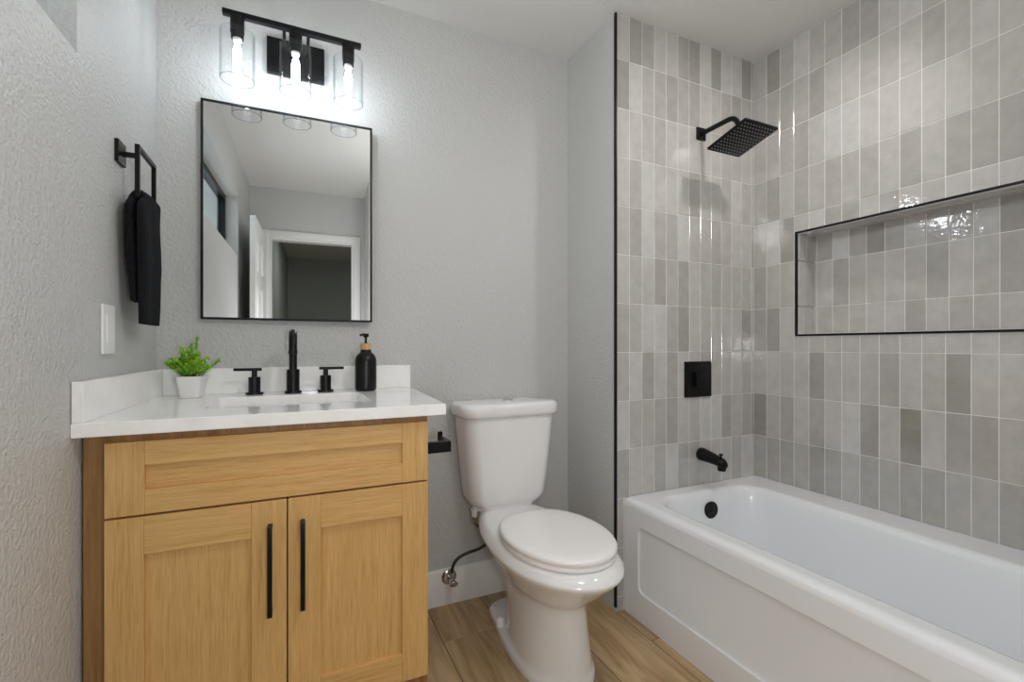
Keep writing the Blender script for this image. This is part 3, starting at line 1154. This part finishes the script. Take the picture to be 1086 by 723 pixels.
# ------------------------------------------------------------------ vanity light
YL = 1.75
ZBAR = 2.160
vl = thing('vanity_light', 'black bar light with three clear glass shades above the mirror', 'wall lamp', (0.0, 1.897, 2.13))
bm = newbm()
add_box(bm, -0.094, 0.098, 1.878, 1.8995, 2.068, 2.195, 0.002, 2)
obj('backplate', bm, M_BLACK, vl)
for ax in (-0.036, 0.040):
    bm = newbm()
    add_tube(bm, [(ax, 1.880, ZBAR - 0.004), (ax, YL, ZBAR)], 0.0055, 14)
    obj('arm', bm, M_BLACK, vl)
bm = newbm()
add_box(bm, -0.214, 0.213, YL - 0.010, YL + 0.010, ZBAR - 0.008, ZBAR + 0.008, 0.001, 2)
obj('bar', bm, M_BLACK, vl)
for gx in (-0.172, 0.0, 0.170):
    zt = 2.105
    bm = newbm()
    add_lathe(bm, [(0.0205, ZBAR - 0.0075), (0.0205, zt + 0.004), (0.0205, zt - 0.004), (0.0185, zt - 0.004), (0.0185, zt - 0.022), (0.0165, zt - 0.024), (0.0140, zt - 0.022)], 28, gx, YL, 0)
    sk = obj('socket', bm, M_BLACK, vl)
    bm = newbm()
    r0, zb = 0.0505, 1.947
    add_lathe(bm, [(0.0205, zt + 0.0006), (r0 - 0.004, zt + 0.0006), (r0 - 0.001, zt - 0.001), (r0, zt - 0.004)], 56, gx, YL, 0, False, False)
    add_lathe(bm, [(r0, zt - 0.004), (r0, zb + 0.0016)], 56, gx, YL, 0, False, False)
    add_lathe(bm, [(r0, zb + 0.0016), (r0 - 0.0006, zb), (r0 - 0.0024, zb), (r0 - 0.003, zb + 0.0016)], 56, gx, YL, 0, False, False, mi=1)
    add_lathe(bm, [(r0 - 0.003, zb + 0.0016), (r0 - 0.003, zt - 0.0045), (r0 - 0.0045, zt - 0.0026), (0.0205, zt - 0.0026)], 56, gx, YL, 0, False, False)
    obj('glass_shade', bm, [M_GLASS, M_GLASSRIM], vl, label='clear glass cylinder shade')
    bm = newbm()
    add_lathe(bm, [(0.0125, zt - 0.030), (0.0135, zt - 0.038), (0.0155, zt - 0.055), (0.0165, zt - 0.075), (0.0165, zt - 0.115), (0.0145, zt - 0.128), (0.008, zt - 0.135), (0.0, zt - 0.1365)], 28, gx, YL, 0, False, False)
    add_lathe(bm, [(0.0132, zt - 0.021), (0.0138, zt - 0.026), (0.0125, zt - 0.031)], 28, gx, YL, 0, True, True, mi=1)
    bb = obj('bulb', bm, [M_BULBGLASS, M_PLASTIC], vl, label='clear tubular bulb')
    bm = newbm()
    add_lathe(bm, [(0.004, zt - 0.128), (0.0105, zt - 0.123), (0.0125, zt - 0.112), (0.0125, zt - 0.062), (0.0085, zt - 0.046), (0.004, zt - 0.038)], 14, gx, YL, 0)
    sub('filament', bm, M_FILAMENT, bb, label='glowing white filament')

# ------------------------------------------------------------------ towel ring and towel
tr = thing('towel_ring', 'square black towel ring fixed to the left wall', 'towel ring', (xl(1.56), 1.56, CAM_H + 0.512))
tw_x = -0.385
ry0, ry1, rz1, rz0 = 1.553, 1.722, CAM_H + 0.541, CAM_H + 0.400
bm = newbm()
quad_prism(bm, [(xl(1.532) + 0.0003, 1.532), (xl(1.588) + 0.0003, 1.588), (xl(1.588) + 0.009, 1.588), (xl(1.532) + 0.009, 1.532)], CAM_H + 0.483, CAM_H + 0.541)
obj('plate', bm, M_BLACK, tr, smooth=False)
bm = newbm()
add_box(bm, xl(1.56) + 0.008, tw_x + 0.004, 1.5535, 1.5645, CAM_H + 0.504, CAM_H + 0.516)
obj('post', bm, M_BLACK, tr, smooth=False)
bm = newbm()
w = 0.0052
for a in ((ry0, ry0 + 2 * w, rz0, rz1), (ry1 - 2 * w, ry1, rz0, rz1), (ry0 + 2 * w, ry1 - 2 * w, rz1 - 2 * w, rz1), (ry0 + 2 * w, ry1 - 2 * w, rz0, rz0 + 2 * w)):
    add_box(bm, tw_x - w, tw_x + w, a[0], a[1], a[2], a[3])
obj('ring', bm, M_BLACK, tr, smooth=False)

twl = thing('towel', 'folded black terry towel hanging over the square ring on the left wall', 'towel', (tw_x, 1.63, 1.30))


def drape(bm, side, zbot, y0t, y1t, y0b, y1b, seedv, th, bulge):
    """one hanging half of the folded towel; side +1 outwards, -1 to the wall"""
    rows, cols = 46, 22
    ztop = rz0 + 2 * w + 0.012
    outs, ins_ = [], []
    for i in range(rows + 1):
        t = i / rows
        if i <= 8:
            a = (i / 8) * PI / 2
            xo = tw_x + side * (0.002 + math.sin(a) * th)
            z = ztop - 0.02 + math.cos(a) * 0.022
            xi = tw_x + side * (math.sin(a) * 0.0065)
            zi = ztop - 0.02 + math.cos(a) * 0.0095
        else:
            u = (i - 8) / (rows - 8)
            z = (ztop - 0.02) * (1 - u) + zbot * u
            xo = tw_x + side * (0.002 + th + bulge * math.sin(u * PI) - 0.006 * u)
            xi = tw_x + side * (0.0065 - 0.004 * u)
            zi = z
        u = max(0.0, (i - 8) / (rows - 8))
        ya, yb = y0t + (y0b - y0t) * u, y1t + (y1b - y1t) * u
        k = min(1.0, max(0.0, (rz0 - 0.001 - z) / 0.03)) ** 0.6      # between the ring's sides first, wider below it
        ya = ya * k + (ry0 + 2 * w + 0.002) * (1 - k)
        yb = min(yb, ry1 - 2 * w - 0.003) if k < 1 else yb
        ro, ri = [], []
        for j in range(cols + 1):
            s = j / cols
            y = ya + (yb - ya) * s
            rip = 0.0035 * math.sin(s * 9 + seedv + z * 6) * min(1, u * 3 + 0.15) + 0.002 * noise.noise(Vector((y * 30, z * 22, seedv)))
            edge = min(1.0, min(s, 1 - s) * 7) ** 0.5
            x_out = xi + (xo - xi) * (0.35 + 0.65 * edge) + side * rip * edge
            if side < 0:
                x_out = max(x_out, xl(y) + 0.003)
            ro.append((x_out, y + 0.002 * noise.noise(Vector((z * 14, seedv, s))), z + 0.0015 * noise.noise(Vector((y * 25, z * 20, 9)))))
            ri.append((xi, y, zi))
        outs.append(ro)
        ins_.append(ri)
    loops = []
    for ro, ri in zip(outs, ins_):
        loops.append(ro + list(reversed(ri)))
    loft(bm, loops, True, True)


bm = newbm()
drape(bm, 1, CAM_H + 0.060, 1.520, 1.706, 1.555, 1.712, 0.4, 0.021, 0.006)
obj('front_fold', bm, M_TOWEL, twl, sharp=80)
bm = newbm()
drape(bm, -1, CAM_H + 0.122, 1.518, 1.704, 1.545, 1.700, 2.1, 0.024, 0.007)
obj('back_fold', bm, M_TOWEL, twl, sharp=80)

# ------------------------------------------------------------------ wall plate on the left wall
wp = thing('light_switch', 'white wall plate with a rocker below the hanging towel', 'light switch', (xl(1.478), 1.478, CAM_H + 0.042))
yy0, yy1 = 1.440, 1.517


def wall_slab(bm, y0, y1, z0, z1, d0, d1, bev=0.0):
    quad_prism(bm, [(xl(y0) + d0, y0), (xl(y1) + d0, y1), (xl(y1) + d1, y1), (xl(y0) + d1, y0)], z0, z1)
    if bev:
        bmesh.ops.bevel(bm, geom=list(bm.edges), offset=bev, segments=2, profile=0.5, affect='EDGES')


bm = newbm()
wall_slab(bm, yy0, yy1, CAM_H - 0.020, CAM_H + 0.103, 0.0003, 0.0065, 0.002)
obj('cover_plate', bm, M_PLASTIC, wp, smooth=False)
bm = newbm()
wall_slab(bm, 1.4615, 1.4955, CAM_H + 0.008, CAM_H + 0.076, 0.006, 0.0085, 0.001)
obj('rocker', bm, M_PLASTIC, wp, smooth=False)
for zc in (-0.006, 0.090):
    bm = newbm()
    yc = 1.4785
    add_lathe(bm, [(0.0030, 0), (0.0028, 0.0008), (0.0, 0.001)], 12, xl(yc) + 0.0064, yc, CAM_H + zc, axis='X', cap1=False)
    obj('screw', bm, M_PLASTIC, wp)

# ------------------------------------------------------------------ toilet paper holder
tp = thing('toilet_paper_holder', 'black toilet paper holder on the side of the oak vanity', 'paper holder', (VX1, 1.42, 0.77))
bm = newbm()
add_box(bm, VX1 - 0.0006, VX1 + 0.008, 1.402, 1.448, 0.744, 0.790, 0.001, 1)
obj('plate', bm, M_BLACK, tp)
bm = newbm()
add_box(bm, VX1 + 0.0075, 0.446, 1.416, 1.434, 0.750, 0.784, 0.001, 1)
add_box(bm, 0.431, 0.446, 1.4335, 1.520, 0.766, 0.784, 0.001, 1)
add_box(bm, 0.431, 0.446, 1.511, 1.520, 0.7835, 0.798, 0.001, 1)
obj('arm', bm, M_BLACK, tp)

# ------------------------------------------------------------------ toilet
TXC = 0.795
TROT = R(1.0)
to = thing('toilet', 'white two-piece toilet with closed lid between the vanity and the tub', 'toilet', (TXC, YB - 0.015, 0))


def TW(l, f, h):
    """lateral, forward from the wall, height -> world"""
    c, s = math.cos(TROT), math.sin(TROT)
    return (TXC + l * c + f * s, YB - 0.005 - f * c + l * s, h)


def egg(fb, fm, ff, w, deck=0.0, n=20, nb=2.0, nf=2.0):
    """half outline front to back, mirrored; the rear blends into a deck of half width `deck`"""
    pts = []
    for i in range(n + 1):
        a = PI * i / n
        if a <= PI / 2:
            f = fm + (ff - fm) * math.cos(a)
            hw = w * math.sin(a) ** (2 / nf)
        else:
            f = fm + (fm - fb) * math.cos(a)
            hw = w * math.sin(a) ** (2 / nb)
        if deck > 0 and a > PI / 2:
            u = (f - fb) / max(1e-6, fm - fb)
            dk = deck * min(1.0, (max(0.0, u) * 14)) ** 0.5
            k = 0.02
            hw = (hw + dk + math.sqrt((hw - dk) ** 2 + k * k * min(1, u * 8) ** 2)) / 2 if u > 0.0 else hw
        pts.append((hw, f))
    out = [(hw, f) for hw, f in pts]
    out += [(-hw, f) for hw, f in reversed(pts[1:-1])]
    return out


def T3(ring, h):
    return [TW(l, f, h) for l, f in ring]


bm = newbm()
prof = [  # h, fb, fm, ff, w, deck
    (0.0005, 0.10, 0.50, 0.668, 0.126, 0.085), (0.018, 0.10, 0.50, 0.668, 0.126, 0.085), (0.027, 0.107, 0.50, 0.665, 0.122, 0.079),
    (0.032, 0.19, 0.50, 0.664, 0.117, 0), (0.05, 0.215, 0.49, 0.663, 0.115, 0), (0.10, 0.215, 0.48, 0.659, 0.110, 0), (0.16, 0.205, 0.47, 0.653, 0.105, 0),
    (0.215, 0.19, 0.465, 0.647, 0.102, 0), (0.246, 0.18, 0.46, 0.645, 0.102, 0.0), (0.254, 0.17, 0.46, 0.650, 0.108, 0.0), (0.264, 0.16, 0.465, 0.662, 0.119, 0.05),
    (0.292, 0.12, 0.475, 0.695, 0.142, 0.07), (0.325, 0.08, 0.485, 0.733, 0.164, 0.085), (0.354, 0.05, 0.49, 0.765, 0.182, 0.095), (0.372, 0.035, 0.492, 0.786, 0.193, 0.10),
    (0.380, 0.03, 0.492, 0.792, 0.197, 0.102), (0.386, 0.03, 0.492, 0.794, 0.198, 0.103), (0.391, 0.03, 0.492, 0.792, 0.196, 0.103), (0.402, 0.03, 0.494, 0.781, 0.187, 0.103), (0.411, 0.032, 0.496, 0.768, 0.178, 0.102), (0.4155, 0.036, 0.498, 0.756, 0.170, 0.098), (0.4165, 0.046, 0.50, 0.742, 0.158, 0.09)]
rings = [T3(egg(fb, fm, ff, w_, dk), h) for h, fb, fm, ff, w_, dk in prof]
loft(bm, rings, True, True)
bowl = obj('bowl', bm, M_PORC, to, sharp=70)
for s in (-1, 1):
    bm = newbm()
    c = TW(s * 0.098, 0.275, 0.0)
    add_lathe(bm, [(0.016, 0.026), (0.016, 0.045), (0.013, 0.054), (0.007, 0.058), (0.0, 0.059)], 20, c[0], c[1], 0, cap1=False)
    sub('bolt_cap', bm, M_SEAT, bowl)


def slab_rings(rows):
    return [T3(egg(fb, fm, ff, w_, 0.0, 24, nb, 2.05), h) for h, fb, fm, ff, w_, nb in rows]


bm = newbm()
loft(bm, slab_rings([(0.4170, 0.305, 0.515, 0.752, 0.172, 2.6), (0.421, 0.300, 0.515, 0.757, 0.177, 2.6), (0.430, 0.300, 0.515, 0.757, 0.177, 2.6), (0.4335, 0.303, 0.515, 0.754, 0.174, 2.6)]), True, True)
obj('seat', bm, M_SEAT, to, sharp=50)
bm = newbm()
loft(bm, slab_rings([(0.4350, 0.300, 0.515, 0.754, 0.174, 2.7), (0.438, 0.296, 0.515, 0.759, 0.179, 2.7), (0.447, 0.296, 0.515, 0.759, 0.179, 2.7), (0.452, 0.299, 0.515, 0.756, 0.176, 2.7),
                     (0.4555, 0.306, 0.515, 0.749, 0.169, 2.7), (0.4585, 0.33, 0.515, 0.72, 0.145, 2.6), (0.4600, 0.40, 0.515, 0.64, 0.08, 2.3)]), True, True)
obj('lid', bm, M_SEAT, to, sharp=60)
for s in (-1, 1):
    bm = newbm()
    pts = [TW(s * 0.055, 0.292, 0.4265), TW(s * 0.085, 0.292, 0.4265)]
    add_tube(bm, pts, 0.0095, 14)
    obj('hinge', bm, M_SEAT, to)


def tank_ring(hw, f0, f1, h, bow=0.018, r=0.045):
    o = []
    for l, f in rrect(-hw, hw, f0, f1, r, 7):
        t = (f - f0) / (f1 - f0)
        o.append(TW(l, f + bow * t * (1 - (l / hw) ** 2), h))
    return o


bm = newbm()
loft(bm, [tank_ring(0.130, 0.05, 0.155, 0.4165, 0.012, 0.05), tank_ring(0.130, 0.05, 0.155, 0.428, 0.012, 0.05), tank_ring(0.150, 0.035, 0.165, 0.440, 0.014, 0.05), tank_ring(0.163, 0.022, 0.176, 0.455, 0.015, 0.05), tank_ring(0.170, 0.018, 0.182, 0.475, 0.016, 0.05),
          tank_ring(0.178, 0.014, 0.186, 0.55, 0.017, 0.05), tank_ring(0.191, 0.011, 0.192, 0.68, 0.019, 0.05), tank_ring(0.2020, 0.01, 0.197, 0.799, 0.02, 0.05)], True, True)
obj('tank', bm, M_PORC, to, sharp=60)
bm = newbm()
loft(bm, [tank_ring(0.206, 0.008, 0.200, 0.7995, 0.02, 0.05), tank_ring(0.212, 0.004, 0.207, 0.803, 0.02, 0.052), tank_ring(0.217, 0.002, 0.211, 0.812, 0.02, 0.054), tank_ring(0.218, 0.002, 0.212, 0.838, 0.02, 0.054),
          tank_ring(0.2155, 0.004, 0.209, 0.847, 0.02, 0.054), tank_ring(0.209, 0.009, 0.203, 0.853, 0.02, 0.052), tank_ring(0.199, 0.017, 0.194, 0.856, 0.019, 0.046), tank_ring(0.10, 0.06, 0.15, 0.8575, 0.012, 0.03)], True, True)
tl_ = obj('tank_lid', bm, M_PORC, to, sharp=60)
bm = newbm()
c = TW(0.010, 0.115, 0)
add_lathe(bm, [(0.024, 0.8570), (0.024, 0.8605), (0.0225, 0.8615), (0.0205, 0.8605), (0.0205, 0.862), (0.018, 0.863), (0.0, 0.8632)], 28, c[0], c[1], 0, cap1=False)
sub('flush_button', bm, M_CHROME, tl_, label='round chrome flush button')
bm = newbm()
c = TW(-0.135, 0.105, 0)
add_lathe(bm, [(0.0, 0.386), (0.008, 0.386), (0.012, 0.39), (0.012, 0.408), (0.016, 0.410), (0.016, 0.4235), (0.009, 0.4245), (0.009, 0.446)], 16, c[0], c[1], 0, False, True)
obj('inlet_nut', bm, M_PLASTIC, to, label='white plastic inlet nut under the tank')
INLET = Vector((c[0], c[1], 0.388))

# supply valve and hose
vx, vz = 0.584, 0.116
ss = thing('stop_valve', 'chrome water stop valve on the white baseboard left of the toilet', 'valve', (vx, 1.884, vz))
bm = newbm()
add_lathe(bm, [(0.032, 0.0003), (0.032, 0.002), (0.026, 0.007), (0.014, 0.010), (0.009, 0.010), (0.009, 0.034), (0.0, 0.034)], 28, vx, 1.886, vz, axis='Y', cap1=False)
obj('escutcheon', bm, M_CHROME, ss)
bm = newbm()
add_lathe(bm, [(0.011, 0), (0.012, 0.003), (0.012, 0.022), (0.009, 0.026), (0.004, 0.026), (0.004, 0.036)], 20, vx, 1.855, vz, axis='Y')
add_tube(bm, [(vx, 1.846, vz + 0.008), (vx, 1.846, vz + 0.034)], [0.0075, 0.0075], 14)
vb = obj('valve_body', bm, M_CHROME, ss)
bm = newbm()
rings = []
for sc, yv in ((0.85, 1.822), (1.0, 1.820), (1.0, 1.814), (0.85, 1.812)):
    rings.append([(vx + 0.017 * sc * math.cos(a), yv, vz + 0.011 * sc * math.sin(a)) for a in [2 * PI * k / 24 for k in range(24)]])
loft(bm, rings, True, True)
sub('valve_handle', bm, M_CHROME, vb)

hz = thing('supply_hose', 'dark braided water hose from the stop valve up to the toilet tank', 'hose', (vx, 1.846, vz + 0.034))
bm = newbm()
p = bez((vx, 1.846, vz + 0.034), (vx + 0.004, 1.846, vz + 0.085), (vx + 0.035, 1.846, 0.215), (vx + 0.09, 1.846, 0.222), 10)
p += bez((vx + 0.09, 1.846, 0.222), (vx + 0.14, 1.846, 0.228), (0.735, 1.845, 0.235), (0.745, 1.84, 0.27), 8)[1:]
p += bez((0.745, 1.84, 0.27), (0.752, 1.835, 0.31), (INLET.x + 0.03, INLET.y, 0.325), (INLET.x + 0.004, INLET.y, 0.362), 8)[1:]
add_tube(bm, [tuple(q) for q in p], 0.0062, 12)
obj('hose', bm, M_HOSE, hz)
bm = newbm()
add_tube(bm, [(INLET.x + 0.004, INLET.y, 0.358), (INLET.x, INLET.y, 0.3855)], 0.0115, 6)
obj('tank_coupling', bm, M_CHROME, hz)

# ------------------------------------------------------------------ recessed tub lamp, plus a globe and a hall lamp added as fill
lx, ly, lz = 0.62, 0.60, 1.96
cl = thing('fill_globe', 'added white globe fill light hanging from the ceiling in front of the tub', 'ceiling lamp', (lx, ly, CEIL))
bm = newbm()
add_lathe(bm, [(0.065, -0.0002), (0.065, -0.014), (0.055, -0.024), (0.012, -0.026), (0.012, lz + 0.098 - CEIL), (0.045, lz + 0.097 - CEIL), (0.045, lz + 0.082 - CEIL)], 32, lx, ly, CEIL, True, False)
obj('canopy', bm, M_BLACK, cl)
bm = newbm()
add_lathe(bm, [(0.1 * math.sin(PI * k / 20), 0.1 * math.cos(PI * k / 20)) for k in range(3, 20)] + [(0.0, -0.1)], 32, lx, ly, lz, True, False)
obj('globe', bm, M_GLOBE, cl, label='glowing globe of the added fill light')
for lx, ly, lr, lab in ((1.60, 0.68, 0.075, 'small recessed ceiling lamp over the bathtub'), (0.3, -2.2, 0.17, 'added round white fill lamp in the hall')):
    cl = thing('ceiling_lamp', lab, 'ceiling lamp', (lx, ly, CEIL))
    bm = newbm()
    add_lathe(bm, [(lr, -0.0003), (lr, -0.018), (lr - 0.012, -0.024), (lr - 0.016, -0.018)], 36, lx, ly, CEIL, True, False)
    obj('housing', bm, M_TRIMW, cl)
    bm = newbm()
    add_lathe(bm, [(lr - 0.016, -0.018), (lr - 0.018, -0.021), (0, -0.022)], 36, lx, ly, CEIL, False, False)
    obj('diffuser', bm, M_LAMPFACE, cl)
